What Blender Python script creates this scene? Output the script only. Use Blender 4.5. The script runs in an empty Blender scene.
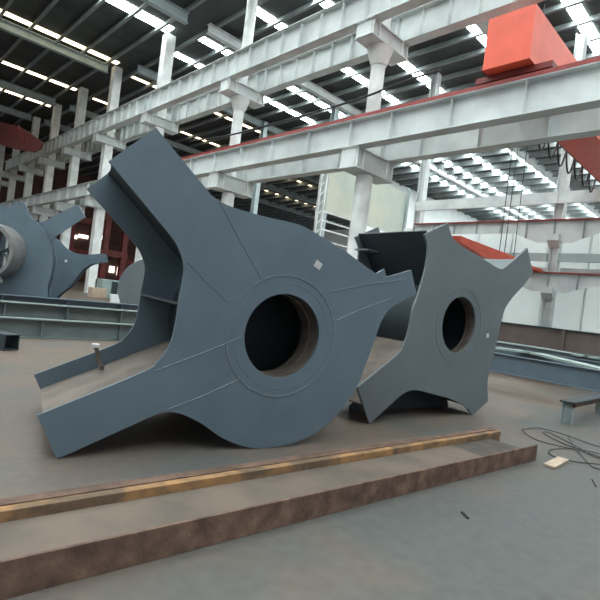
import bpy, math, random
from mathutils import Vector, Matrix
from mathutils.geometry import tessellate_polygon
random.seed(7)
S = bpy.context.scene
COL = S.collection
R = math.radians
# ------------------------------------------------------------------ camera
F = 480.0                      # focal length in pixels of a 600 wide frame
ROLL = math.atan(0.125)
PSI = R(44.3)                  # the hall runs 44.3 degrees left of the view
EYE = Vector((0, 0, 1.6))
cam = bpy.data.cameras.new('camera'); cam.sensor_width = 36; cam.lens = 36 * F / 600
cam.clip_end = 400
co = bpy.data.objects.new('camera', cam); COL.objects.link(co)
fwd = Vector((math.sin(PSI), math.cos(PSI), 0)); rgt = Vector((math.cos(PSI), -math.sin(PSI), 0)); up = Vector((0, 0, 1))
xr = rgt * math.cos(ROLL) + up * math.sin(ROLL)
yr = up * math.cos(ROLL) - rgt * math.sin(ROLL)
M = Matrix((xr, yr, -fwd)).transposed().to_4x4(); M.translation = EYE
co.matrix_world = M
S.camera = co
# ------------------------------------------------------------------ light
w = bpy.data.worlds.new('world'); S.world = w; w.use_nodes = True
wn = w.node_tree.nodes; wn['Background'].inputs[0].default_value = (0.90, 0.96, 1.0, 1)
wn['Background'].inputs[1].default_value = 0.45
sun = bpy.data.lights.new('sun', 'SUN'); sun.energy = 0.0; sun.angle = R(25)
S.view_settings.view_transform = 'Standard'; S.view_settings.look = 'None'
S.view_settings.exposure = 0.35; S.view_settings.gamma = 1.0
S.view_settings.use_curve_mapping = False
S.cycles.use_denoising = True
SKYLIGHT = 21.0

# ------------------------------------------------------------------ pixel measuring
def ray(px, py):
    dx, dy = px - 300, 300 - py
    a = dx * math.cos(ROLL) - dy * math.sin(ROLL); b = dx * math.sin(ROLL) + dy * math.cos(ROLL)
    return fwd + rgt * (a / F) + up * (b / F)
def onz(px, py, z=0.0):
    r = ray(px, py); return EYE + r * ((z - EYE.z) / r.z)
def onu(px, py, u):
    r = ray(px, py); return EYE + r * (u / r.x)
def onv(px, py, v):
    r = ray(px, py); return EYE + r * (v / r.y)
def onp(px, py, n, p0):
    r = ray(px, py); return EYE + r * (n.dot(p0 - EYE) / n.dot(r))
def nrm(deg):
    t = PSI - R(deg); return Vector((math.sin(t), math.cos(t), 0))

# ------------------------------------------------------------------ materials
def mat(name, col, rough=0.6, metal=0.0, var=0.12, scale=3.0, col2=None, mix=(0.45, 0.65), bump=0.0, emis=0.0, detail=6, spec=0.5):
    m = bpy.data.materials.new(name); m.use_nodes = True
    nt = m.node_tree; N = nt.nodes; L = nt.links; b = N['Principled BSDF']
    b.inputs['Roughness'].default_value = rough; b.inputs['Metallic'].default_value = metal
    b.inputs['Specular IOR Level'].default_value = spec
    tc = N.new('ShaderNodeNewGeometry'); no = N.new('ShaderNodeTexNoise')
    no.inputs['Scale'].default_value = scale; no.inputs['Detail'].default_value = detail
    L.new(tc.outputs['Position'], no.inputs['Vector'])
    rp = N.new('ShaderNodeValToRGB'); L.new(no.outputs['Fac'], rp.inputs['Fac'])
    if col2 is None:
        lo = [c * (1 - var) for c in col]; hi = [min(1, c * (1 + var)) for c in col]
        rp.color_ramp.elements[0].position = 0.3; rp.color_ramp.elements[1].position = 0.7
    else:
        lo, hi = col, col2
        rp.color_ramp.elements[0].position, rp.color_ramp.elements[1].position = mix
    rp.color_ramp.elements[0].color = (*lo, 1); rp.color_ramp.elements[1].color = (*hi, 1)
    L.new(rp.outputs['Color'], b.inputs['Base Color'])
    if bump:
        bp = N.new('ShaderNodeBump'); bp.inputs['Strength'].default_value = bump; bp.inputs['Distance'].default_value = 0.02
        n2 = N.new('ShaderNodeTexNoise'); n2.inputs['Scale'].default_value = scale * 6; n2.inputs['Detail'].default_value = 4
        L.new(tc.outputs['Position'], n2.inputs['Vector']); L.new(n2.outputs['Fac'], bp.inputs['Height']); L.new(bp.outputs['Normal'], b.inputs['Normal'])
    if emis:
        L.new(rp.outputs['Color'], b.inputs['Emission Color']); b.inputs['Emission Strength'].default_value = emis
    return m
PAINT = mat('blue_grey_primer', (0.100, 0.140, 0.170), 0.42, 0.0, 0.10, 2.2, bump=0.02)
PAINT2 = mat('grey_primer', (0.125, 0.148, 0.160), 0.42, 0.0, 0.08, 2.0, bump=0.02)
DARK_AND_SHADE = mat('dark_primer_and_cavity_shade', (0.022, 0.035, 0.042), 0.55, 0.0, 0.12, 2.5)  # dark steel; also painted-in cavity shade on star webs and hub barrel
EDGE = mat('bore_shade', (0.03, 0.04, 0.047), 0.6)  # near-black shade colour for the disc added inside the bores
WELD = mat('weld_bead', (0.125, 0.165, 0.19), 0.4, 0.0, 0.25, 30)
DUST = mat('dusty_primer', (0.13, 0.108, 0.092), 0.8, 0.0, col2=(0.19, 0.155, 0.13), scale=3)
BORE = mat('machined_bore', (0.12, 0.10, 0.085), 0.5, 0.3, 0.3, 8)
WHITE = mat('white_paint', (0.60, 0.62, 0.60), 0.6, 0.0, col2=(0.78, 0.80, 0.79), mix=(0.35, 0.6), scale=1.3)
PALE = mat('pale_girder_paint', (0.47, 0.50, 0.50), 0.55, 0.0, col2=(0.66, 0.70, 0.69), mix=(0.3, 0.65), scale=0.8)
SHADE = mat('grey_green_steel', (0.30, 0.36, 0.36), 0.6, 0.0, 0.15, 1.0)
PURL = mat('galvanised_purlin', (0.22, 0.25, 0.25), 0.6, 0.2, 0.2, 1.0)
ROOF = mat('roof_sheet', (0.055, 0.065, 0.065), 0.8, 0.0, 0.3, 0.6)
REDP = mat('red_rail_paint', (0.27, 0.035, 0.03), 0.5, 0.0, 0.2, 4)
ORNG = mat('orange_red_crane_paint', (0.74, 0.10, 0.05), 0.45, 0.0, 0.08, 2)
DRED = mat('dark_red_paint', (0.17, 0.024, 0.02), 0.5, 0.0, 0.25, 1.5)
BLACK = mat('black_rubber', (0.015, 0.016, 0.018), 0.6)
RUST = mat('rusty_steel', (0.075, 0.045, 0.032), 0.8, 0.1, col2=(0.20, 0.12, 0.085), scale=7, mix=(0.35, 0.7), bump=0.3)
RUSTY = mat('orange_rust', (0.12, 0.08, 0.05), 0.85, 0.0, col2=(0.33, 0.18, 0.075), scale=4, mix=(0.42, 0.62), bump=0.3)
STICK = mat('white_label', (0.8, 0.8, 0.8), 0.6, var=0.03)
WALLW = mat('white_cladding', (0.84, 0.88, 0.87), 0.6, var=0.06, scale=0.6)
GREENISH = mat('grey_green_primer', (0.135, 0.17, 0.165), 0.5)
BROWN = mat('brown_cladding', (0.10, 0.045, 0.034), 0.7, var=0.3, scale=0.8)
LOWW = mat('low_brown_wall', (0.16, 0.13, 0.115), 0.8, var=0.15, scale=0.8)
SKYW = mat('skylight_panel', (0.92, 1.0, 1.0), 0.5, var=0.0, emis=SKYLIGHT)
SKYWARM = mat('yellowed_skylight_panel', (1.0, 0.80, 0.52), 0.5, var=0.05, emis=SKYLIGHT * 0.2)
WIN = mat('daylit_window', (1.0, 0.93, 0.86), 0.5, var=0.0, emis=2.2)
GREEN = mat('pale_green_paint', (0.28, 0.36, 0.34), 0.6)
WOOD = mat('bare_timber', (0.42, 0.33, 0.25), 0.8, var=0.2, scale=12)
# translucent sheet
PANEL = mat('translucent_sheet', (0.56, 0.62, 0.58), 0.5, col2=(0.74, 0.72, 0.62), scale=0.5)
_n = PANEL.node_tree; _t = _n.nodes.new('ShaderNodeBsdfTranslucent'); _m = _n.nodes.new('ShaderNodeMixShader'); _m.inputs[0].default_value = 0.55
_t.inputs[0].default_value = (0.8, 0.83, 0.76, 1)
_n.links.new(_n.nodes['Principled BSDF'].outputs[0], _m.inputs[1]); _n.links.new(_t.outputs[0], _m.inputs[2])
_n.links.new(_m.outputs[0], _n.nodes['Material Output'].inputs[0])
WALLT = mat('translucent_white_cladding', (0.84, 0.88, 0.87), 0.6, var=0.06, scale=0.6)
_n = WALLT.node_tree; _t = _n.nodes.new('ShaderNodeBsdfTranslucent'); _m = _n.nodes.new('ShaderNodeMixShader'); _m.inputs[0].default_value = 0.5
_t.inputs[0].default_value = (0.95, 0.97, 0.96, 1)
_n.links.new(_n.nodes['Principled BSDF'].outputs[0], _m.inputs[1]); _n.links.new(_t.outputs[0], _m.inputs[2])
_n.links.new(_m.outputs[0], _n.nodes['Material Output'].inputs[0])
# floor: dusty painted concrete
FLOOR = bpy.data.materials.new('dusty_concrete'); FLOOR.use_nodes = True
def floor_nodes():
    nt = FLOOR.node_tree; N = nt.nodes; L = nt.links; b = N['Principled BSDF']
    g = N.new('ShaderNodeNewGeometry')
    n1 = N.new('ShaderNodeTexNoise'); n1.inputs['Scale'].default_value = 0.45; n1.inputs['Detail'].default_value = 7; n1.inputs['Roughness'].default_value = 0.62
    L.new(g.outputs['Position'], n1.inputs['Vector'])
    sx = N.new('ShaderNodeSeparateXYZ'); L.new(g.outputs['Position'], sx.inputs[0])
    mr = N.new('ShaderNodeMapRange'); mr.inputs[1].default_value = 1.0; mr.inputs[2].default_value = 4.0; mr.inputs[3].default_value = -.14; mr.inputs[4].default_value = .08
    L.new(sx.outputs['Y'], mr.inputs[0]); ad = N.new('ShaderNodeMath'); ad.operation = 'ADD'; L.new(n1.outputs['Fac'], ad.inputs[0]); L.new(mr.outputs[0], ad.inputs[1])
    r1 = N.new('ShaderNodeValToRGB'); L.new(ad.outputs[0], r1.inputs['Fac'])
    e = r1.color_ramp.elements; e[0].position = 0.40; e[0].color = (0.092, 0.096, 0.092, 1); e[1].position = 0.62; e[1].color = (0.142, 0.107, 0.086, 1)
    n2 = N.new('ShaderNodeTexNoise'); n2.inputs['Scale'].default_value = 9; n2.inputs['Detail'].default_value = 8
    L.new(g.outputs['Position'], n2.inputs['Vector'])
    r2 = N.new('ShaderNodeValToRGB'); L.new(n2.outputs['Fac'], r2.inputs['Fac'])
    e = r2.color_ramp.elements; e[0].position = 0.3; e[0].color = (0.82, 0.82, 0.82, 1); e[1].position = 0.7; e[1].color = (1.05, 1.04, 1.03, 1)
    mx = N.new('ShaderNodeMix'); mx.data_type = 'RGBA'; mx.blend_type = 'MULTIPLY'; mx.inputs[0].default_value = 1
    L.new(r1.outputs['Color'], mx.inputs[6]); L.new(r2.outputs['Color'], mx.inputs[7])
    # grease spots
    n3 = N.new('ShaderNodeTexVoronoi'); n3.inputs['Scale'].default_value = 0.9
    L.new(g.outputs['Position'], n3.inputs['Vector'])
    r3 = N.new('ShaderNodeValToRGB'); L.new(n3.outputs['Distance'], r3.inputs['Fac'])
    e = r3.color_ramp.elements; e[0].position = 0.03; e[0].color = (0.55, 0.55, 0.55, 1); e[1].position = 0.07; e[1].color = (1, 1, 1, 1)
    m2 = N.new('ShaderNodeMix'); m2.data_type = 'RGBA'; m2.blend_type = 'MULTIPLY'; m2.inputs[0].default_value = 0.7
    L.new(mx.outputs[2], m2.inputs[6]); L.new(r3.outputs['Color'], m2.inputs[7])
    L.new(m2.outputs[2], b.inputs['Base Color'])
    b.inputs['Roughness'].default_value = 0.5; b.inputs['Specular IOR Level'].default_value = 0.35
floor_nodes()

# ------------------------------------------------------------------ mesh builder
class MB:
    def __init__(s): s.v = []; s.f = []; s.m = []; s.mi = 0
    def add(s, vs, fs):
        o = len(s.v); s.v += [Vector(p) for p in vs]
        for f in fs: s.f.append([i + o for i in f]); s.m.append(s.mi)
        return s
    def box(s, x0, y0, z0, x1, y1, z1):
        vs = [(x, y, z) for z in (z0, z1) for y in (y0, y1) for x in (x0, x1)]
        return s.add(vs, [(0, 2, 3, 1), (4, 5, 7, 6), (0, 1, 5, 4), (2, 6, 7, 3), (0, 4, 6, 2), (1, 3, 7, 5)])
    def slab(s, p, q, ax, w, t):
        """bar from p to q; ax = direction of its width w, t = thickness across"""
        p, q = Vector(p), Vector(q); d = (q - p).normalized(); a = Vector(ax); a = (a - d * a.dot(d)).normalized(); c = d.cross(a)
        vs = [e + a * (i * w / 2) + c * (j * t / 2) for e in (p, q) for j in (-1, 1) for i in (-1, 1)]
        return s.add(vs, [(0, 2, 3, 1), (4, 5, 7, 6), (0, 1, 5, 4), (2, 6, 7, 3), (0, 4, 6, 2), (1, 3, 7, 5)])
    def tube(s, pts, r, n=8, r2=None):
        pts = [Vector(p) for p in pts]; rings = []
        for i, p in enumerate(pts):
            d = (pts[min(i + 1, len(pts) - 1)] - pts[max(i - 1, 0)]).normalized()
            a = d.orthogonal().normalized() if i == 0 else (pa - d * pa.dot(d)).normalized()
            pa = a; c = d.cross(a); rr = r if r2 is None else r + (r2 - r) * i / (len(pts) - 1)
            rings.append([p + (a * math.cos(2 * math.pi * k / n) + c * math.sin(2 * math.pi * k / n)) * rr for k in range(n)])
        fs = []
        for i in range(len(rings) - 1):
            for k in range(n):
                fs.append((i * n + k, i * n + (k + 1) % n, (i + 1) * n + (k + 1) % n, (i + 1) * n + k))
        fs.append(tuple(range(n))[::-1]); fs.append(tuple(range((len(rings) - 1) * n, len(rings) * n)))
        return s.add([v for r_ in rings for v in r_], fs)
    def ring(s, c, n, r0, r1, L, seg=64):
        """pipe of inner radius r0, outer r1 from centre c along n for length L"""
        c, n = Vector(c), Vector(n).normalized(); a = up.cross(n).normalized(); b = n.cross(a)
        vs = []
        for k in range(seg):
            d = a * math.cos(2 * math.pi * k / seg) + b * math.sin(2 * math.pi * k / seg)
            vs += [c + d * r0, c + d * r1, c + d * r1 + n * L, c + d * r0 + n * L]
        fs = []
        for k in range(seg):
            i, j = 4 * k, 4 * ((k + 1) % seg)
            for q in range(4): fs.append((i + q, i + (q + 1) % 4, j + (q + 1) % 4, j + q))
        return s.add(vs, fs)
    def plate(s, loops, off):
        """flat plate from closed 3D loops (outline, then holes) thickened by vector off"""
        off = Vector(off); tri = tessellate_polygon(loops); flat = [p for l in loops for p in l]; n = len(flat)
        s.add(flat + [p + off for p in flat], [tuple(t) for t in tri] + [tuple(i + n for i in t[::-1]) for t in tri])
        mi = s.mi; o = 0
        if s.edge is not None: s.mi = s.edge
        base = len(s.v) - 2 * n
        for l in loops:
            for i in range(len(l)):
                j = (i + 1) % len(l); s.f.append([base + o + i, base + o + j, base + n + o + j, base + n + o + i]); s.m.append(s.mi)
            o += len(l)
        s.mi = mi
        return s
    edge = None
    def build(s, name, mats, parent=None, smooth=False, kind=None, bevel=0):
        me = bpy.data.meshes.new(name); base = parent.matrix_world.inverted() if parent else Matrix()
        if parent: base = Matrix.Translation(-Vector(parent.location))
        me.from_pydata([base @ v for v in s.v], [], s.f)
        for m in (mats if isinstance(mats, (list, tuple)) else [mats]): me.materials.append(m)
        for p, i in zip(me.polygons, s.m): p.material_index = i; p.use_smooth = smooth
        import bmesh
        b = bmesh.new(); b.from_mesh(me); bmesh.ops.recalc_face_normals(b, faces=b.faces); b.to_mesh(me); b.free()
        if smooth: me.set_sharp_from_angle(angle=R(35))
        o = bpy.data.objects.new(name, me); COL.objects.link(o)
        if parent: o.parent = parent
        if kind: o['kind'] = kind
        if bevel:
            md = o.modifiers.new('bevel', 'BEVEL'); md.width = bevel; md.segments = 2; md.limit_method = 'ANGLE'
        return o
def thing(name, label, cat, loc=(0, 0, 0), group=None):
    o = bpy.data.objects.new(name, None); COL.objects.link(o); o.location = loc; o.empty_display_size = 0.2
    o['label'] = label; o['category'] = cat
    if group: o['group'] = group
    return o
def tag(o, label, cat, group=None):
    o['label'] = label; o['category'] = cat
    if group: o['group'] = group
    return o
def sub(o, parent):   # child of a part: both live at the part's frame (parts sit at the thing's origin)
    o.parent = parent; return o
ORD = ['nearest', 'second', 'third', 'fourth', 'fifth', 'sixth', 'seventh', 'eighth', 'ninth', 'tenth']

# ================================================================== SETTING
MB().box(-30, -25, -0.3, 56, 100, 0).build('floor', FLOOR, kind='structure')
H1 = H2 = H3 = 19.05       # underside of the roof sheets
KR = 1.13
MB().box(-18, -12, H1, 15.6, 92, H1 + 0.12).build('ceiling', ROOF, kind='structure')
MB().box(15.6, -12, H1, 30.0, 92, H1 + 0.12).build('ceiling', ROOF, kind='structure')
MB().box(30.0, -12, H1, 83, 92, H1 + 0.12).build('ceiling', ROOF, kind='structure')
MB().box(-2, 90, 0, 83, 90.4, H1).build('wall_end', BROWN, kind='structure')
MB().box(82, -12, 0, 82.3, 90, H1).build('wall_far_right', WALLW, kind='structure')
wx = MB(); wx.box(45, 38.0, 0, 82, 38.2, H1 - .4); wx.build('wall_cross', WALLW, kind='structure')
# ribbed white cladding wall at the second column row
wb = MB(); wb.box(30.2, -12, 0.0, 30.32, 20.8, 7.9)
v = -11.6
while v < 20.8:
    wb.box(30.1, v, 0.0, 30.2, v + 0.09, 7.85); v += 2.2
wb.build('wall_right', WALLT, kind='structure')
lw = MB(); lw.box(28.3, -12, 0, 28.5, 20.8, 1.72)
v = -10
while v < 20.8:
    lw.box(28.18, v, 0, 28.3, v + .16, 1.72); v += 4.6
lw.build('baseboard_right', LOWW, kind='structure')
MB().box(28.2, -12, 1.72, 28.55, 20.8, 1.80).build('trim_2', DARK_AND_SHADE, kind='structure')
# purlins run the length of the hall; skylight strips cross them
tn = 3
for (u0, u1, step) in ((-16, 15.2, 1.9), (16.6, 33.4, 1.95), (34.5, 81, 2.3)):
    u = u0
    while u < u1:
        dp_ = .6 if u0 > 30 else .34; p = MB(); p.box(u, -12, H1 - dp_, u + 0.10, 89, H1 - 0.02); p.box(u - 0.1, -12, H1 - dp_ - .02, u + 0.10, 89, H1 - dp_ + .04)
        p.build('trim_%d' % tn, PURL, kind='structure'); tn += 1; u += step
si = 1
for (u0, u1, rows, wd) in ((-17, 15.2, (-9, -3, 3, 9, 15, 21.5, 28, 35.6, 44.1, 51), 0.9), (16.8, 33.6, (-8, -3, 3.5, 8.5, 13, 18.2, 21.8, 27.1, 30.4, 36.8, 44.6, 58), 0.62), (34.0, 81.8, (-8, -3, 2, 6, 10, 14.2, 18.6, 22.1, 25.2, 29.0, 46.5, 55.6), 0.62)):
    for r_ in rows:
        warm = r_ > 31
        ww = wd * KR * (.6 if warm else 1)
        r_ *= KR
        MB().box(u0, r_ - ww / 2, H1 - 0.05, u1, r_ + ww / 2, H1 - 0.015).build('window_%d' % si, SKYWARM if warm else SKYW, kind='structure'); si += 1
# small daylit windows low in the end wall
for (x0, y0, x1, y1) in ((70, 234, 77, 239), (79, 234, 88, 239), (99, 235, 104, 240), (110, 266, 114, 273), (118, 267, 122, 276), (127, 270, 131, 278), (133, 272, 136, 277), (140, 262, 143, 276)):
    a = onv(x0, y0, 89.7); b = onv(x1, y1, 89.7)
    MB().box(a.x, 89.7, min(a.z, b.z), b.x, 89.95, max(a.z, b.z)).build('window_%d' % si, WIN, kind='structure'); si += 1

# ================================================================== HALL STEEL
def hsec(m, x0, y0, z0, z1, w, d, t=0.03):
    """upright H section, flanges across y"""
    m.box(x0 - w / 2, y0 - d / 2, z0, x0 + w / 2, y0 - d / 2 + t, z1); m.box(x0 - w / 2, y0 + d / 2 - t, z0, x0 + w / 2, y0 + d / 2, z1)
    m.box(x0 - t / 2, y0 - d / 2 + t, z0, x0 + t / 2, y0 + d / 2 - t, z1)
UF, UB, UC = 14.3, 16.4, 15.25
ROW = [3.4, 12.75, 22.3, 31.8, 40.4, 47.9, 55.2, 62.5, 70, 78]
names1 = ['round white column out past the right edge of the two runway girders', 'white round column standing between the two star frames, nearest the camera',
          'white round column behind the top edge of the big star frame', 'white column hidden behind the upper arm of the big star frame',
          'white column left of the big star frame, foot beside the workbench clutter', 'second white column left of the big star frame',
          'third white column left of the big star frame', 'fourth white column left of the big star frame', 'fifth white column left of the big star frame', 'farthest white column at the left end of the row']
for i, v in enumerate(ROW):
    if i == 0: continue
    t = thing('steel_column', names1[i], 'column', (UC, v, 0), 'columns of the near row')
    m = MB()
    if i < 3:
        m.tube([(UC, v, 0.04), (UC, v, 6.95)], 0.35, 24); m.tube([(UC, v, 6.95), (UC, v, H1 - .35)], 0.29, 24)
        m.build('shaft', WHITE, t, smooth=True)
    else:
        m.box(UC - 0.33, v - 0.34, 0.04, UC + 0.33, v - 0.31, H1 - .35); m.box(UC - 0.33, v + 0.31, 0.04, UC + 0.33, v + 0.34, H1 - .35)
        m.box(UC - 0.33, v - 0.31, 0.04, UC - 0.28, v + 0.31, H1 - .35); m.box(UC + 0.28, v - 0.31, 0.04, UC + 0.33, v + 0.31, H1 - .35)
        m.build('shaft', WHITE, t)
    b = MB(); b.box(UC - 0.55, v - 0.55, 0, UC + 0.55, v + 0.55, 0.04); b.build('base_plate', SHADE, t)
    for (zt, hb, wd) in ((7.84, .78, .34), (12.9, .6, .34)):
        c = MB()   # bracket: stub beam through the column carrying both girders
        for k in (-1, 1):
            c.box(UF - 0.16, v + k * wd - .015, zt - hb, UB + 0.16, v + k * wd + .015, zt - .04)
        c.box(UF - 0.22, v - .45, zt - 0.04, UB + 0.22, v + .45, zt); c.box(UF - 0.22, v - .45, zt - hb - .04, UB + 0.22, v + .45, zt - hb)
        for u in (UF - .17, UB + .15): c.box(u, v - .32, zt - hb, u + .02, v + .32, zt - .04)
        c.build('bracket', PALE, t)
        for u in (UF - 0.12, UF + 0.25, UB - 0.25, UB + 0.12):
            g = MB()
            for k in (-1, 1): g.box(u - 0.02, v + k * .40 - .04, zt - hb, u + 0.02, v + k * .40 + .04, zt - 0.04)
            g.build('gusset', WHITE, t)
        if i < 3 and zt > 10: MB().tube([(UC, v, zt - hb - .75), (UC, v, zt - hb - .05)], .33, 24, .55).build('cone', WHITE, t, smooth=True)

def girder(u, v0, v1, z0, z1, label, red=False, step=1.5, group=None, mt=PALE, fw=0.5):
    t = thing('runway_girder', label, 'girder', (u, v0, z0), group)
    MB().box(u - 0.012, v0, z0 + 0.03, u + 0.012, v1, z1 - 0.03).build('web_plate', mt, t)
    MB().box(u - fw / 2, v0, z1 - 0.03, u + fw / 2, v1, z1).build('top_flange', mt, t)
    MB().box(u - fw / 2, v0, z0, u + fw / 2, v1, z0 + 0.03).build('bottom_flange', mt, t)
    y = v0 + 0.06; proto = None
    while y < v1 - 0.03:
        if proto is None:
            q = MB()
            for s in (-1, 1): q.box(u + s * 0.012, v0 + 0.0, z0 + 0.03, u + s * (fw / 2 - 0.03), v0 + 0.02, z1 - 0.03)
            proto = q.build('stiffener', PALE, t); proto.location.y = y - v0
        else:
            c = proto.copy(); COL.objects.link(c); c.parent = t; c.location.y = y - v0
        y += step
    if red:
        r = MB(); r.box(u - fw / 2 - .01, v0, z1, u + fw / 2 + .01, v1, z1 + 0.13); r.box(u - 0.05, v0, z1 + .13, u + 0.05, v1, z1 + 0.2)
        r.build('rail', REDP, t)
    return t
segs = [(ROW[0], ROW[1]), (ROW[1], ROW[2]), (ROW[2], ROW[3]), (ROW[3], ROW[4]), (ROW[4], ROW[5]), (ROW[5], ROW[6]), (ROW[6], ROW[7]), (ROW[7], ROW[8])]
def segname(i): return ['right of the nearest round column', 'between the two round columns', 'behind the upper arm of the big star', 'ending at the first column left of it', 'second bay left of the big star', 'third bay left of the big star', 'fourth bay left of the big star', 'at the far left end'][i]
for i, (a, b) in enumerate(segs):
    a0 = a if i else -6.0
    girder(UF, a0 + .01, b - .01, 7.85, 8.92, ('front lower runway girder with red rail, %s' if i < 3 else 'front lower runway girder, unpainted top, %s') % segname(i), i < 3, 2.4, 'lower front runway girders')
    girder(UB, a0 + .01, b - .01, 7.85, 8.92, 'rear lower runway girder, %s' % segname(i), False, 2.4, 'lower rear runway girders')
    girder(UF, a0 + .01, b - .01, 12.9, 14.15, 'front upper runway girder, %s' % segname(i), False, 1.25, 'upper front runway girders')
    girder(UB, a0 + .01, b - .01, 12.9, 14.15, 'rear upper runway girder, %s' % segname(i), False, 1.25, 'upper rear runway girders')
# second row at the right
for (v, lab) in ((0.9, 'slim pale column at the right edge by the white wall'), (9.75, 'slim pale column in front of the white wall, right of the smaller star frame'),
          (19.0, 'slim pale column at the left end of the white wall'), (28.5, 'dark slim column beyond the translucent sheet'), (38, 'dark slim column far behind the big star frame')):
    t = thing('steel_column', lab, 'column', (29.2, v, 0), 'columns of the far row')
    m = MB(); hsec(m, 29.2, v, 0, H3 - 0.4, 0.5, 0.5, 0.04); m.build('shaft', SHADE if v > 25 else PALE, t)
    for zt in (4.05, 7.05):
        c = MB(); c.plate([[Vector((28.6, v - .3, zt)), Vector((28.6, v + .3, zt)), Vector((28.6, v + .3, zt - .35)), Vector((28.95, v + .3, zt - .7)), Vector((28.95, v - .3, zt - .7)), Vector((28.6, v - .3, zt - .35))]], (0.36, 0, 0))
        c.build('bracket', PALE, t)
def haunched(v0, v1, z0, z1, label, mt):
    """girder whose web is deeper at the columns"""
    t = thing('runway_girder', label, 'girder', (28.9, v0, z0), 'girders of the far row')
    h = z1 - z0; L = v1 - v0
    poly = [Vector((28.9, v0, z1)), Vector((28.9, v0, z0)), Vector((28.9, v0 + .10 * L, z0)), Vector((28.9, v0 + .25 * L, z0 + .45 * h)), Vector((28.9, v1 - .25 * L, z0 + .45 * h)), Vector((28.9, v1 - .10 * L, z0)), Vector((28.9, v1, z0)), Vector((28.9, v1, z1))]
    MB().plate([poly], (0.03, 0, 0)).build('web_plate', mt, t)
    MB().box(28.7, v0, z1, 29.1, v1, z1 + 0.07).build('rail', REDP, t)
    k = v0 + .03; n = 0
    while k < v1:
        fr = (k - v0) / L; d = min(fr, 1 - fr); zz = z0 if d < .1 else z0 + .45 * h * min(1, (d - .1) / .15)
        MB().box(28.75, k, zz, 28.9, k + .04, z1).build('stiffener', SHADE, t); k += L / 6
    return t
for (a, b, nm) in ((-8.0, 0.9, 'beyond the right edge'), (0.9, 9.75, 'right of the slim column'), (9.75, 19.0, 'left of the slim column')):
    haunched(a + .01, b - .01, 6.6, 7.85, 'upper haunched girder with red rail before the white wall, %s' % nm, PALE)
    haunched(a + .01, b - .01, 3.8, 4.85, 'lower haunched girder with red rail before the white wall, %s' % nm, PALE)
    t = tag(MB().box(28.65, a + .01, 8.8, 28.85, b - .01, 9.45).build('tie_beam', PALE), 'pale tie beam across above the white wall, %s' % nm, 'beam', 'upper tie beams of the far row')
    t = tag(MB().box(28.9, a + .3, 5.55, 29.15, b - .3, 6.0).build('tie_beam', SHADE), 'grey tie beam midway up the white wall, %s' % nm, 'beam', 'middle tie beams of the far row')
    t = tag(MB().box(29.5, a + .3, 5.0, 29.75, b - .3, 5.25).build('tie_beam', PALE), 'thin pale tie beam just above the lower girder, %s' % nm, 'beam', 'low tie beams of the far row')
# roof rafters across the bays
def rafter(u0, u1, v, z0, z1, label, group, mt):
    t = thing('roof_rafter', label, 'roof beam', (u0, v, z0), group)
    MB().box(u0, v - .015, z0 + .03, u1, v + .015, z1 - .03).build('web_plate', mt, t)
    MB().box(u0, v - .2, z0, u1, v + .2, z0 + .03).build('bottom_flange', mt, t)
    MB().box(u0, v - .2, z1 - .03, u1, v + .2, z1).build('top_flange', mt, t)
for i, v in enumerate((12.6, 25.0, 36, 47.6, 55, 63)):
    v *= KR
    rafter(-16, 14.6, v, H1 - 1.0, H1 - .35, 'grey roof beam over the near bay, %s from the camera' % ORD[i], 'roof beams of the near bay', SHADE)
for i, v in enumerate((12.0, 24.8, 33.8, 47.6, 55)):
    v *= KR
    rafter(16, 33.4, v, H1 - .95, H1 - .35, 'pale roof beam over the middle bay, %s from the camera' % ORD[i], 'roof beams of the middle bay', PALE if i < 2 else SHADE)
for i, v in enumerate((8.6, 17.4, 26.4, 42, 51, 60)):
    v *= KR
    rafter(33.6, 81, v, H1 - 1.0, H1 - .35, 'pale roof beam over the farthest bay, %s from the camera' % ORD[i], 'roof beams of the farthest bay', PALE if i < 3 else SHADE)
# translucent sheet and lattice mast
p = MB(); p.box(21.9, 21.145, 7.3, 30.4, 21.18, 10.6); u = 22.2
pn = p.build('translucent_sheet', PANEL); tag(pn, 'pale green translucent cladding sheet hanging behind the round column', 'cladding sheet')
t = thing('lattice_mast', 'white ladder-like lattice mast left of the translucent sheet', 'mast', (21.3, 21, 0))
for du in (-.13, .33): MB().box(21.1 + du, 20.95, 0, 21.1 + du + .12, 21.1, 9.9).build('chord', WHITE, t)
for k in range(16):
    z = .4 + k * .6; MB().slab((21.09, 21.02, z), (21.43, 21.02, z + .35), (0, 1, 0), .06, .05).build('lacing', WHITE, t)
for k, (z, dz) in enumerate(((7.33, 0), (6.75, 0), (6.2, 0), (5.5, 0))):
    o = MB(); o.box(21.5505, 21.06, z - .05, 30.415, 21.144, z + .05)
    tag(o.build('side_rail', WHITE), 'thin white horizontal rail right of the lattice mast, %s from the top' % ['first', 'second', 'third', 'fourth'][k], 'rail', 'rails behind the round column')

tag(MB().box(30.42, 20.95, 0, 30.62, 21.15, 11.0).build('cladding_post', SHADE), 'grey post at the right edge of the translucent cladding sheet', 'post')

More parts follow.
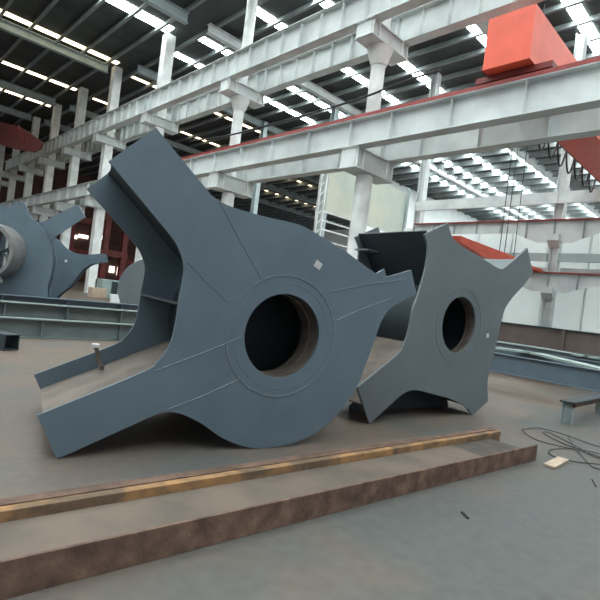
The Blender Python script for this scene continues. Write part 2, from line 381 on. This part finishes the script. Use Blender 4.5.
# ================================================================== CRANES
t = thing('overhead_crane', 'big orange-red bridge crane girder crossing at the upper right', 'crane', (14.2, 7, 9.25))
g = MB(); g.box(13.7, 5.9, 9.32, 29.5, 7.3, 10.9); g.build('box_girder', ORNG, t)
MB().box(13.7, 7.3, 9.32, 29.5, 7.36, 9.42).build('bottom_lip', DRED, t)
MB().box(14.1, 5.4, 9.13, 14.5, 7.7, 9.31).build('end_carriage', DRED, t)
fs = MB()
fs.slab((15, 7.9, 10.0), (29, 7.9, 10.0), (0, 0, 1), .12, .1); fs.build('festoon_track', BLACK, t)
for k in range(9):
    u = 17.5 + k * 1.2; pts = [(u + 1.2 * j / 8, 7.9, 9.95 - .9 * (1 - (2 * j / 8 - 1) ** 2)) for j in range(9)]
    MB().tube(pts, .04, 6).build('festoon_cable', BLACK, t)
t = thing('overhead_crane', 'small orange crane girder above the smaller star frame', 'crane', (15.5, 10.8, 4.9))
pr = [Vector((19.2, 10.8, 4.98)), Vector((21.5, 10.8, 4.7)), Vector((25.5, 10.8, 4.7)), Vector((28.0, 10.8, 4.93)), Vector((29.3, 10.8, 4.93)), Vector((29.3, 10.8, 5.08)), Vector((26.8, 10.8, 5.08)), Vector((25.5, 10.8, 5.22)), Vector((19.2, 10.8, 5.22))]
MB().plate([pr], (0, -.5, 0)).build('box_girder', ORNG, t)
for k, (u, du) in enumerate(((23.8, .0), (24.4, .1), (25.6, -.1))):
    MB().tube([(u, 10.55, 5.2), (u + du, 10.55, 18.7)], .022, 5).build('hoist_rope', BLACK, t)
t = thing('overhead_crane', 'dark red crane girder at the left edge under the roof', 'crane', (8, 50, 11.5))
L0 = [onu(*q, 12.0) for q in ((-30, 114), (0, 121.5), (18, 126.5), (30, 133), (42, 143), (40, 149), (33, 152), (14, 149), (0, 144), (-30, 136))]
MB().plate([L0], (.15, 0, 0)).build('box_girder', DRED, t)
a, b = onu(18, 127, 11.97), onu(24, 140, 11.97); MB().slab(a, b, (0, 1, 0), .5, .05).build('stiffener', REDP, t)

# ================================================================== STAR FRAMES
def smooth_outline(items, seg=6):
    """items: (x, y, 'c' corner | 's' smooth)"""
    n = len(items); out = []
    for i in range(n):
        p1, p2 = items[i], items[(i + 1) % n]; p0, p3 = items[i - 1], items[(i + 2) % n]
        P1, P2 = Vector(p1[:2]), Vector(p2[:2])
        out.append(P1)
        if p1[2] == 'c' and p2[2] == 'c': continue
        P0 = Vector(p0[:2]) if p1[2] == 's' else P1 * 2 - P2
        P3 = Vector(p3[:2]) if p2[2] == 's' else P2 * 2 - P1
        for k in range(1, seg):
            t = k / seg
            out.append(0.5 * ((2 * P1) + (P2 - P0) * t + (2 * P0 - 5 * P1 + 4 * P2 - P3) * t * t + (3 * P1 - P0 - 3 * P2 + P3) * t ** 3))
    return out
def circle3(c, n, r, seg=64):
    n = Vector(n); a = up.cross(n).normalized(); b = n.cross(a)
    return [c + a * (r * math.cos(2 * math.pi * k / seg)) + b * (r * math.sin(2 * math.pi * k / seg)) for k in range(seg)]
def bead(m, pts, r=0.008): m.tube(pts, r, 6)
def lift(o, dz):
    for c in o.children: pass

OUT1 = [(156, 127.5, 'c'), (205, 187.5, 's'), (214, 197, 's'), (225, 204, 's'), (240, 209.5, 's'), (267, 217, 's'), (300, 225, 's'), (322, 237, 's'), (347, 252.5, 's'), (373, 271.5, 's'), (386, 276.5, 's'), (411.5, 270, 'c'),
        (416.5, 294, 'c'), (397, 304, 's'), (388, 311, 's'), (381, 322, 's'), (375, 339, 's'), (366, 364, 's'), (355, 391, 's'), (340, 411, 's'), (323, 427.6, 's'), (297, 442, 's'), (264.5, 448.3, 's'), (242.5, 446, 's'), (220.6, 437, 's'), (202, 424, 's'),
        (184, 415, 's'), (172, 412, 's'), (161, 412.5, 's'), (148, 418, 's'), (56.5, 459.6, 'c'), (37.4, 415.5, 'c'), (140, 373.5, 's'), (158, 361.5, 's'), (170, 345, 's'), (176, 322, 's'), (179, 300, 's'), (183, 280, 's'), (184.4, 268, 's'), (181, 254, 's'), (174, 240, 's'), (158, 220, 's'), (109, 161, 'c')]
OUT2 = [(448, 223, 'c'), (452, 236, 's'), (459, 244, 's'), (470, 251, 's'), (485, 260, 's'), (499, 268.5, 's'), (507, 266, 's'), (527.5, 248, 'c'), (533, 273, 'c'), (524, 285, 's'), (513, 297, 's'), (505, 309, 's'), (501, 323, 's'), (495, 350, 's'), (489.5, 370, 's'), (487.5, 384, 's'), (488, 401, 'c'),
        (473.5, 417, 'c'), (466, 407, 's'), (452, 399.5, 's'), (438, 395.5, 's'), (423.5, 391.5, 's'), (415, 390, 's'), (406.5, 392, 's'), (398, 398, 's'), (369.5, 424, 'c'), (357.5, 387.5, 'c'), (396, 356, 's'), (404, 345, 's'), (409, 331, 's'), (413, 310, 's'), (418, 296, 's'), (424, 276, 's'), (427.5, 259, 's'), (428, 246, 's'), (424.5, 234.5, 'c')]
def star(name, label, out, deg, foot, hole_px, r_hole, arms, D, mt, ring_r, depth=.38):
    n = nrm(deg); p0 = onz(*foot)
    C0 = onp(*hole_px, n, p0)
    t = thing(name, label, 'steel frame', (C0.x, C0.y, 0))
    e = Vector((n.y, -n.x, 0)); th = 0.035
    o3 = [onp(q.x, q.y, n, p0) for q in smooth_outline(out)]
    zmin = min(p.z for p in o3)
    for p in o3: p.z = max(p.z, 0.002)
    hole = circle3(C0, n, r_hole)
    f = MB(); f.edge = 1; f.plate([o3, hole], n * th); fp = f.build('front_plate', [mt, mt], t)
    off = n * (D - th)
    b = MB(); b.plate([[p + off for p in o3], [p + off for p in hole]], n * th); b.build('back_plate', mt, t)
    # hub: short bored rings behind both plates and a wide barrel between them
    h = MB(); h.ring(C0 + n * th, n, r_hole + .005, r_hole + .07, depth)
    h.ring(C0 + n * (depth * .55), n, r_hole - .012, r_hole + .01, 0.02)
    h.build('hub_ring', BORE, t, smooth=True)
    h = MB(); h.ring(C0 + n * (th + .001), n, ring_r + .10, ring_r + .13, D - 2 * th - .002); h.build('hub_barrel', DARK_AND_SHADE, t, smooth=True)
    h = MB(); h.ring(C0 + n * (D - 0.3), n, r_hole + .005, r_hole + .07, 0.3 - th); h.build('hub_ring', BORE, t, smooth=True)
    h = MB(); h.plate([circle3(C0, n, ring_r + .099)], n * .02); dp = h.build('bore_shade_disc', EDGE, t); dp.location = n * (D * .62)  # added dark disc closing the bore, shade put into its colour
    # webs; the dark ones have cavity shade put into their colour
    for (ax, ay, m2, *st) in arms:
        P = onp(ax, ay, n, p0); d = (P - C0); L = d.length; d.normalize()
        s0 = C0 + d * (ring_r + .12)
        if st: s0 = onp(st[0], st[1], n, p0)
        w_ = MB(); w_.slab(s0 + n * (D / 2), P + n * (D / 2), n, D - 2 * th, 0.025)
        w_.build('web_plate', m2, t)
    # weld rings round the bore
    wd = MB()
    wd.ring(C0 - n * .006, n, ring_r - .008, ring_r + .008, .010)
    wd.build('weld_bead', WELD, t, smooth=True)
    wd = MB(); wd.ring(C0 - n * .003, n, ring_r - .085, ring_r - .077, .005)
    wd.build('weld_bead', WELD, t, smooth=True)
    return t, n, p0, C0, e
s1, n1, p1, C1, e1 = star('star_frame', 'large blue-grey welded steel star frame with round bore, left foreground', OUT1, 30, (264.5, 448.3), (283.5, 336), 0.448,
    [(138, 140, DARK_AND_SHADE, 238, 268), (46, 436, DUST), (413, 283, PAINT), (180, 304, DARK_AND_SHADE)], 1.75, PAINT, 0.645)
for pts in (((155, 371), (205, 352), (241, 337)), ((166, 410), (200, 397), (240, 379)), ((188, 262), (205, 280), (228, 302)), ((218, 199), (240, 240), (262, 280)), ((328, 292), (370, 284), (408, 279)), ((337, 320), (362, 309), (390, 299))):
    w1 = MB(); bead(w1, [onp(x, y, n1, p1) - n1 * .001 for x, y in pts], .005); w1.build('weld_bead', WELD, s1, smooth=True)
def sticker(t, n, p, px, s=0.05, tilt=.3):
    c = onp(*px, n, p) - n * .004; e = Vector((n.y, -n.x, 0)); a = (e * math.cos(tilt) + up * math.sin(tilt)); b = up * math.cos(tilt) - e * math.sin(tilt)
    MB().add([c - a * s - b * s * .9, c + a * s - b * s * .9, c + a * s + b * s * .9, c - a * s + b * s * .9], [(0, 1, 2, 3)]).plate([[c - a * s - b * s * .9, c + a * s - b * s * .9, c + a * s + b * s * .9, c - a * s + b * s * .9]], n * .003).build('sticker', STICK, t)
sticker(s1, n1, p1, (318, 265), .045, -.45)
# stiffener inside the right arm, and its back flange stub
D1 = 0.42
tp = [onp(x, y, n1, p1 + n1 * D1) for x, y in ((366, 279), (384.5, 269), (390, 290), (372, 295))]
MB().plate([tp], n1 * .03).build('stiffener', PAINT, s1)
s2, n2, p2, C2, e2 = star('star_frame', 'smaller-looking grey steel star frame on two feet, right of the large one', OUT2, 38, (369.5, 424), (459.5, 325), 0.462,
    [(428, 230.5, DARK_AND_SHADE), (530, 260, PAINT2), (363, 405, DUST), (480, 409, DARK_AND_SHADE)], 1.5, PAINT2, 0.62, .16)
sticker(s2, n2, p2, (487.5, 335.5), .04, 0.1)
# small stiffener shelf on the back plate of the second frame
q = onp(432, 251, n2, p2) + n2 * 1.47
MB().slab(q - n2 * .32, q, e2, .40, .025).build('stiffener', PAINT2, s2)

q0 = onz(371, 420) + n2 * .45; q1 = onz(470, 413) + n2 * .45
MB().plate([[Vector((q0.x, q0.y, .003)), Vector((q1.x, q1.y, .003)), Vector((q1.x, q1.y, .12)) - e2 * .05, q0.lerp(q1, .75) + up * .34, q0.lerp(q1, .45) + up * .5, q0.lerp(q1, .2) + up * .42, Vector((q0.x, q0.y, .1))]], n2 * .02).build('bottom_web', DARK_AND_SHADE, s2)

# left group: star with protruding pipe, star with sticker, round plate
def small_star(label, out, deg, Z, D, mt, arms, hubpx, pipe=None, hole_r=.5, front=None):
    n = nrm(deg); p0 = EYE + fwd * Z
    if deg: p0 = EYE + ray(30, 260) * Z
    C0 = onp(*hubpx, n, p0)
    t = thing('star_frame', label, 'steel frame', (C0.x, C0.y, 0))
    o3 = [onp(q_.x, q_.y, n, p0) for q_ in smooth_outline(out)]
    for p_ in o3: p_.z = max(p_.z, 0.002)
    loops = [o3] + ([circle3(C0, n, hole_r)] if pipe else [])
    f3 = [onp(q_.x, q_.y, n, p0) for q_ in smooth_outline(front)] if front else o3
    for p_ in f3: p_.z = max(p_.z, 0.002)
    MB().plate([f3] + loops[1:], n * .035).build('front_plate', mt, t)
    MB().plate([[p_ + n * (D - .035) for p_ in l] for l in loops], n * .035).build('back_plate', mt, t)
    for (ax, ay) in arms:
        P = onp(ax, ay, n, p0); d = (P - C0).normalized()
        MB().slab(C0 + d * (hole_r + .1) + n * D / 2, P + n * D / 2, n, D - .07, .025).build('web_plate', DARK_AND_SHADE, t)
    if pipe:
        m = MB(); m.ring(C0 - n * pipe, n, hole_r - .001, hole_r + .11, pipe + D * .9); m.build('hub_pipe', BORE2, t, smooth=True)
        cx = MB()
        for k in range(3):
            a = k * math.pi / 3 + .5; e = Vector((n.y, -n.x, 0)); dd = e * math.cos(a) + up * math.sin(a)
            cx.slab(C0 - dd * hole_r + n * (.1 + k * .03), C0 + dd * hole_r + n * (.1 + k * .03), n, .25, .03)
        cx.build('inner_spider', PAINT, t)
    return t, n, p0
BORE2 = mat('brushed_pipe_steel', (0.20, 0.20, 0.195), 0.4, 0.2, 0.15, 5)
LA = [(-70, 215, 's'), (-40, 196, 's'), (-12, 200, 's'), (5, 206, 's'), (7, 203, 'c'), (20, 200, 'c'), (25.5, 212, 's'), (30, 219, 's'), (38, 221, 's'), (48, 216, 's'), (74, 203, 'c'), (82.5, 216, 'c'), (62, 229, 's'), (51, 238, 's'), (50, 250, 's'), (53, 259, 's'), (51, 273, 's'), (47, 289, 's'), (46, 302, 's'), (30, 318, 's'), (0, 325, 's'), (-50, 318, 's'), (-90, 280, 's')]
LB = [(40, 232, 's'), (54, 238, 's'), (62, 246, 's'), (71, 252, 's'), (86, 254.5, 's'), (104, 253.5, 'c'), (105.5, 262, 'c'), (92, 264, 's'), (83, 270, 's'), (76, 279, 's'), (69, 287, 's'), (60, 294, 's'), (52, 302, 's'), (35, 308, 's'), (20, 290, 's'), (22, 255, 's')]
tA, nA, pA = small_star('blue-grey steel star frame with a wide hub pipe, at the left edge', LA, 0, 15.2, .25, PAINT, [], (-1, 252), pipe=.72, hole_r=.76, front=[(-60, 250, 's'), (-45, 222, 's'), (-20, 209, 's'), (5, 208, 's'), (24, 213, 's'), (38, 224, 's'), (48, 238, 's'), (52.5, 254, 's'), (51, 273, 's'), (47, 289, 's'), (46, 302, 's'), (30, 318, 's'), (0, 325, 's'), (-50, 300, 's')])
MB().tube([onp(8, 274, nA, pA) - nA * .5, onp(11.5, 283, nA, pA) - nA * .5], .04, 8).build('lug', BORE2, tA)
tB, nB, pB = small_star('blue steel star frame with white sticker, behind the one with hub pipe', LB, 0, 17.5, .25, PAINT, [(104, 258)], (48, 272), hole_r=.4)
sticker(tB, nB, pB, (66, 261), .05, 0)
nC = nrm(28); pC = EYE + ray(140, 290) * 19.0
cc = onp(151, 290, nC, pC)
t = thing('hub_disc', 'round grey steel disc standing behind the big star frame', 'steel disc', (cc.x, cc.y, 0))
rr = max(cc.z - .01, .5)
MB().plate([circle3(cc, nC, rr, 64), circle3(cc, nC, .3, 32)], nC * .05).build('disc_plate', PAINT2, t)
MB().ring(cc + nC * .051, nC, .3, .36, .5).build('hub_pipe', BORE2, t, smooth=True)

# clamp on the lower arm
bp = p1 + n1 * 1.5
a = onp(95.5, 345.5, n1, p1 + n1 * 1.45); b = onp(101, 367, n1, p1 + n1 * 1.40)
t = thing('bar_clamp', 'dark bar clamp with pale head on the edge of the lower left arm', 'clamp', a)
d = (b - a).normalized(); e = e1
MB().slab(a, b, e, .045, .03).build('bar', BORE, t)
MB().slab(a - e * .035, a + e * .035, n1, .08, .04).build('head', WHITE, t)
MB().slab(b - n1 * .06, b + n1 * .03, e, .05, .05).build('jaw', BORE, t)

# ================================================================== BEAMS ON THE FLOOR
def hbeam(name, label, p, q, z0, h, fw, mt, cat='steel beam', group=None, stiff=0, t_=.022):
    p, q = Vector((p[0], p[1], 0)), Vector((q[0], q[1], 0)); d = (q - p).normalized(); c = Vector((-d.y, d.x, 0))
    t = thing(name, label, cat, (p.x, p.y, z0), group)
    def slab(zc, w, th): return MB().slab(p + up * zc, q + up * zc, c, w, th)
    slab(z0 + t_ / 2, fw, t_).build('flange', mt, t); slab(z0 + h - t_ / 2, fw, t_).build('flange', mt, t)
    MB().slab(p + up * (z0 + h / 2), q + up * (z0 + h / 2), up, h - 2 * t_, t_ * .7).build('web_plate', mt, t)
    for k in range(stiff):
        s = p + (q - p) * ((k + .5) / stiff); MB().slab(s + up * (z0 + t_), s + up * (z0 + h - t_), c, fw * .9, t_).build('stiffener', mt, t)
    return t
def flat(px, py, z): r = onz(px, py, z); return (r.x, r.y)
def line_at(p, q, z, ext0=0, ext1=0):
    A, B = onz(*p, z), onz(*q, z); d = (B - A); A = A - d * ext0; B = B + d * ext1; return (A.x, A.y), (B.x, B.y)
a, b = line_at((0, 317), (120, 324), .43, .7, .35)
hbeam('steel_beam', 'nearest grey-green H-beam lying on the floor at left', (a[0], a[1] + .1), (b[0], b[1] + .1), 0, .43, .3, GREENISH, group='beams on the floor at left', stiff=3)
a, b = line_at((0, 301), (120, 310), .62, .7, .25)
hbeam('steel_beam', 'second long H-beam lying on the floor at left, just behind the nearest', (a[0], a[1] + .1), (b[0], b[1] + .1), 0, .62, .5, GREENISH, group='beams on the floor at left', stiff=4)
a, b = line_at((0, 294), (125, 304), .68, .7, .2)
hbeam('steel_beam', 'farthest and highest H-beam lying at left, in front of the star frames', (a[0], a[1] + .1), (b[0], b[1] + .1), 0, .68, .4, PAINT, group='beams on the floor at left', stiff=4)
# short square tube at the left edge
P0, P1 = onz(-22, 345), onz(3, 351)
t = thing('square_tube', 'short dark square steel tube on the floor at the left edge', 'steel tube', (P1.x, P1.y, 0))
d = Vector((P1.x - P0.x, P1.y - P0.y, 0)).normalized(); c = Vector((-d.y, d.x, 0)); A = Vector((P0.x, P0.y, 0)); B = Vector((P1.x, P1.y, 0)); s_ = .3
for (o_, ax, w_) in ((up * .012, c, s_), (up * (s_ - .012), c, s_)):
    MB().slab(A + o_ + c * s_ / 2, B + o_ + c * s_ / 2, ax, w_, .022).build('wall_plate', DARK_AND_SHADE, t)
for k in (0, 1):
    MB().slab(A + up * s_ / 2 + c * (.012 + k * (s_ - .024)), B + up * s_ / 2 + c * (.012 + k * (s_ - .024)), up, s_ - .05, .022).build('wall_plate', DARK_AND_SHADE, t)

# lattice truss at right on trestles
def truss(label, u0, u1, v0, v1, z0, h, mt, n=6):
    t = thing('lattice_truss', label, 'steel truss', (u0, v0, z0), 'trusses stored at right')
    for (u, s) in ((u0, 1), (u1, -1)):
        m = MB(); m.box(u - .015, v0, z0, u + .015, v1, z0 + h); m.box(u - .08, v0, z0 + h, u + .08, v1, z0 + h + .02); m.box(u - .12, v0, z0 - .025, u + .12, v1, z0); m.build('chord', mt, t)
    L = (v1 - v0) / n
    for k in range(n):
        a_ = Vector((u0 if k % 2 else u1, v0 + k * L, z0 + h - .01)); b_ = Vector((u1 if k % 2 else u0, v0 + (k + 1) * L, z0 + h - .01))
        MB().slab(a_, b_, up, .06, .5).build('diagonal', GREEN, t)
    for k in (0, n // 2, n):
        MB().slab((u0 + .015, v0 + k * L + .001, z0 + h / 2), (u1 - .015, v0 + k * L + .001, z0 + h / 2), up, h * .8, .05).build('crosspiece', mt, t)
truss('nearest blue-grey lattice truss lying flat on trestles at right', 12.6, 16.6, -1.5, 9.5, .40, .44, PAINT, 3)
truss('second lattice truss lying behind the nearest one at right', 17.4, 18.8, -2.5, 11.5, .40, .55, PAINT2, 6)
hbeam('steel_beam', 'long grey-green beam lying before the low brown wall at right', (19.5, -4), (19.5, 14), .3, .62, .4, PAINT2, stiff=4)
def trestle(label, u0, u1, v, top):
    t = thing('trestle', label, 'trestle', (u0, v, 0), 'trestles under the stored steel')
    MB().box(u0, v - .12, top - .10, u1, v - .10, top).build('rail_web', RUST, t)
    m = MB(); m.box(u0, v - .15, top - .03, u1, v + .1, top); m.build('rail', DARK_AND_SHADE, t)
    for u in (u0 + .08, u1 - .15):
        m = MB(); m.box(u - .06, v - .12, 0, u + .06, v - .10, top - .03); m.box(u - .06, v + .04, 0, u + .06, v + .06, top - .03); m.box(u - .01, v - .1, 0, u + .01, v + .04, top - .03); m.build('leg', SHADE, t)
q = onz(567, 424)
trestle('low steel trestle at the right edge, nearest the coiled wire', q.x - .05, 11.9, q.y + .05, .40)
trestle('low steel trestle under the left end of the trusses', 12.3, 18.6, 8.6, .372)
trestle('low steel trestle under the right end of the trusses', 12.3, 18.6, -.6, .372)

# channel-like rusty beam in the foreground
NA, NB = onz(172, 525, .19), onz(538, 445, .19)
FA, FB = onz(0, 500, .17), onz(490, 428, .17)
for q_ in (NA, NB, FA, FB): q_.z = 0
dN = (NB - NA).normalized(); cN = Vector((-dN.y, dN.x, 0))
NA = NA - dN * 1.6
t = thing('rusty_beam', 'wide rusty channel beam lying across the foreground', 'steel beam', (NA.x, NA.y, 0))
MB().slab(NA + up * .095 + cN * .012, NB + up * .095 + cN * .012, up, .19, .022).build('flange', RUST, t, bevel=.003)
wdt = abs((FB - NB).dot(cN)) - .19
WB = NB - dN * 1.0
MB().slab(NA + up * .095 + cN * (wdt / 2 + .025), WB + up * .095 + cN * (wdt / 2 + .025), cN, wdt, .02).build('web_plate', mat('dusty_web', (0.092, 0.074, 0.060), .8, col2=(.142, .107, .084), scale=2.5, mix=(.35, .6)), t)
MB().slab(WB + dN * .012 + up * .09 + cN * (wdt / 2 + .025), NB - dN * .06 + up * .09 + cN * (wdt / 2 + .025), cN, wdt, .02).build('end_plate', mat('dark_scale', (0.045, 0.037, 0.031), .7, col2=(.085, .066, .052), scale=6), t)
for k in range(4):
    pp = NA + (WB - NA) * (.15 + .25 * k); MB().slab(pp + cN * .06 + up * .043, pp + cN * (wdt - .1) + up * .043, up, .084, .02).build('rib', RUST, t)
dF = (FB - FA).normalized(); cF = Vector((-dF.y, dF.x, 0)); FA = FA - dF * 1.0
t = thing('rusty_beam', 'long narrow orange-rusted bar lying along the back of the wide channel beam', 'steel beam', (FA.x, FA.y, 0))
MB().slab(FA + up * .085 + cF * -.075, FB + up * .085 + cF * -.075, cF, .17, .168).build('bar', RUSTY, t, bevel=.004)
MB().slab(FA + up * .173 + cF * -.045, FB + up * .173 + cF * -.045, cF, .09, .008).build('top_strip', RUST, t)

# wire coil, timber offcut and scraps on the floor
def gz(px, py, z=.01): r = onz(px, py); return (r.x, r.y, z)
def spline(pts, seg=8):
    P = [Vector(p) for p in pts]; out = []
    for i in range(len(P) - 1):
        p0, p1_, p2_, p3 = P[max(i - 1, 0)], P[i], P[i + 1], P[min(i + 2, len(P) - 1)]
        for k in range(seg):
            t_ = k / seg; out.append(.5 * (2 * p1_ + (p2_ - p0) * t_ + (2 * p0 - 5 * p1_ + 4 * p2_ - p3) * t_ * t_ + (3 * p1_ - p0 - 3 * p2_ + p3) * t_ ** 3))
    return out + [P[-1]]
m = MB()
for L_ in ([(640, 452), (600, 448), (565, 436), (540, 429), (526, 430), (522, 431.5), (535, 440), (558, 447), (580, 452), (600, 458), (630, 470)],
           [(640, 466), (600, 460), (580, 450), (566, 442), (550, 434), (543, 434), (556, 441), (575, 449), (598, 455), (625, 462)],
           [(575, 450), (560, 450), (549, 452), (553, 457), (575, 463), (600, 466), (625, 470)],
           [(568, 437), (572, 444), (576, 450), (590, 466), (600, 471), (620, 478)]):
    m.tube(spline([gz(x, y, .012 + .004 * (i % 3)) for i, (x, y) in enumerate(L_)]), .0065, 6)
tag(m.build('coiled_wire', BLACK, smooth=True), 'loose coil of thin dark wire on the floor at the right edge', 'wire')
a, b = Vector(gz(549, 468, .02)), Vector(gz(563, 460.5, .02))
tag(MB().slab(a, b, (b - a).cross(up), .13, .03).build('timber_offcut', WOOD, bevel=.004), 'short pale timber offcut on the floor beside the wire coil', 'timber')
a, b = Vector(gz(462, 513, .008)), Vector(gz(468, 519, .008))
tag(MB().slab(a, b, (b - a).cross(up), .02, .012).build('metal_scrap', BLACK), 'small dark metal scrap on the floor in the right foreground', 'scrap')
a, b = Vector(gz(592, 480, .008)), Vector(gz(596, 487, .008))
tag(MB().slab(a, b, (b - a).cross(up), .01, .01).build('metal_scrap', BLACK), 'tiny dark wire scrap below the coil at the right edge', 'scrap')
# overhead power cable
cp = [onu(x, y, 14.75) for x, y in ((190, 141), (228, 135.5), (277, 123), (333, 107), (370, 95), (400, 83), (440, 70))]
tag(MB().tube(spline(cp), .045, 6).build('power_cable', BLACK, smooth=True), 'black cable strung along the round columns above the red rail', 'cable')

# ================================================================== FAR WORKSHOP CLUTTER
def far_machine(label, u0, u1, v, z0, z1, mt, n):
    t = thing('machine_frame', label, 'machine', (u0, v, 0), 'dark red frames at the far end')
    for k in range(n):
        u = u0 + (u1 - u0) * k / (n - 1); MB().box(u - .35, v - .35, 0, u + .35, v + .35, z1).build('post', mt, t)
    for z in (z1, z1 * .5): MB().box(u0 - .6, v - .3, z - .5, u1 + .6, v + .3, z + .3).build('crossbeam', mt, t)
for (px0, px1, v, ztop, lab) in ((68, 90, 70, 9.0, 'dark red gantry frame at the far end, left of the white column'), (103, 122, 64, 9.5, 'dark red gantry frame at the far end, right of the white column'), (122, 146, 75, 8.5, 'dark red gantry frame at the far end, beside the big star frame')):
    a, b = onv(px0, 262, v), onv(px1, 262, v); far_machine(lab, a.x, b.x, v, 0, ztop, DRED, 2)
for (px, v, w_, d_, h_, mt, nm, cat, lab) in ((110, 34, 1.2, 1, 1.35, GREEN, 'electrical_cabinet', 'cabinet', 'pale green cabinet on the floor right of the white column'),
        (100, 33, 1.0, .8, .7, WOOD, 'wooden_crate', 'crate', 'wooden crate beside the pale green cabinet'), (104, 36, .8, .8, 1.3, RUST, 'steel_bin', 'bin', 'brown steel bin between crate and green cabinet')):
    a = onv(px, 290, v); t = thing(nm, lab, cat, (a.x, v, 0)); t_ = MB(); t_.box(a.x - w_ / 2, v, 0.0, a.x + w_ / 2, v + d_, h_); t_.build('body', mt, t, bevel=.03)
    for k in range(2): MB().box(a.x - w_ / 2 + .08 + k * w_ / 2, v - .03, .1, a.x - .08 + k * w_ / 2, v - .001, h_ - .1).build('door', DARK_AND_SHADE if mt is GREEN and k else mt, t)
a = onv(116, 292, 26); t = thing('bucket', 'white bucket on the floor in front of the green cabinet', 'bucket', (a.x, 26, 0))
m = MB(); m.tube([(a.x, 26, 0), (a.x, 26, .6)], .22, 20, .28); m.build('body', STICK, t, smooth=True)
MB().tube([(a.x, 26, .6), (a.x, 26, .64)], .30, 20).build('rim', STICK, t)
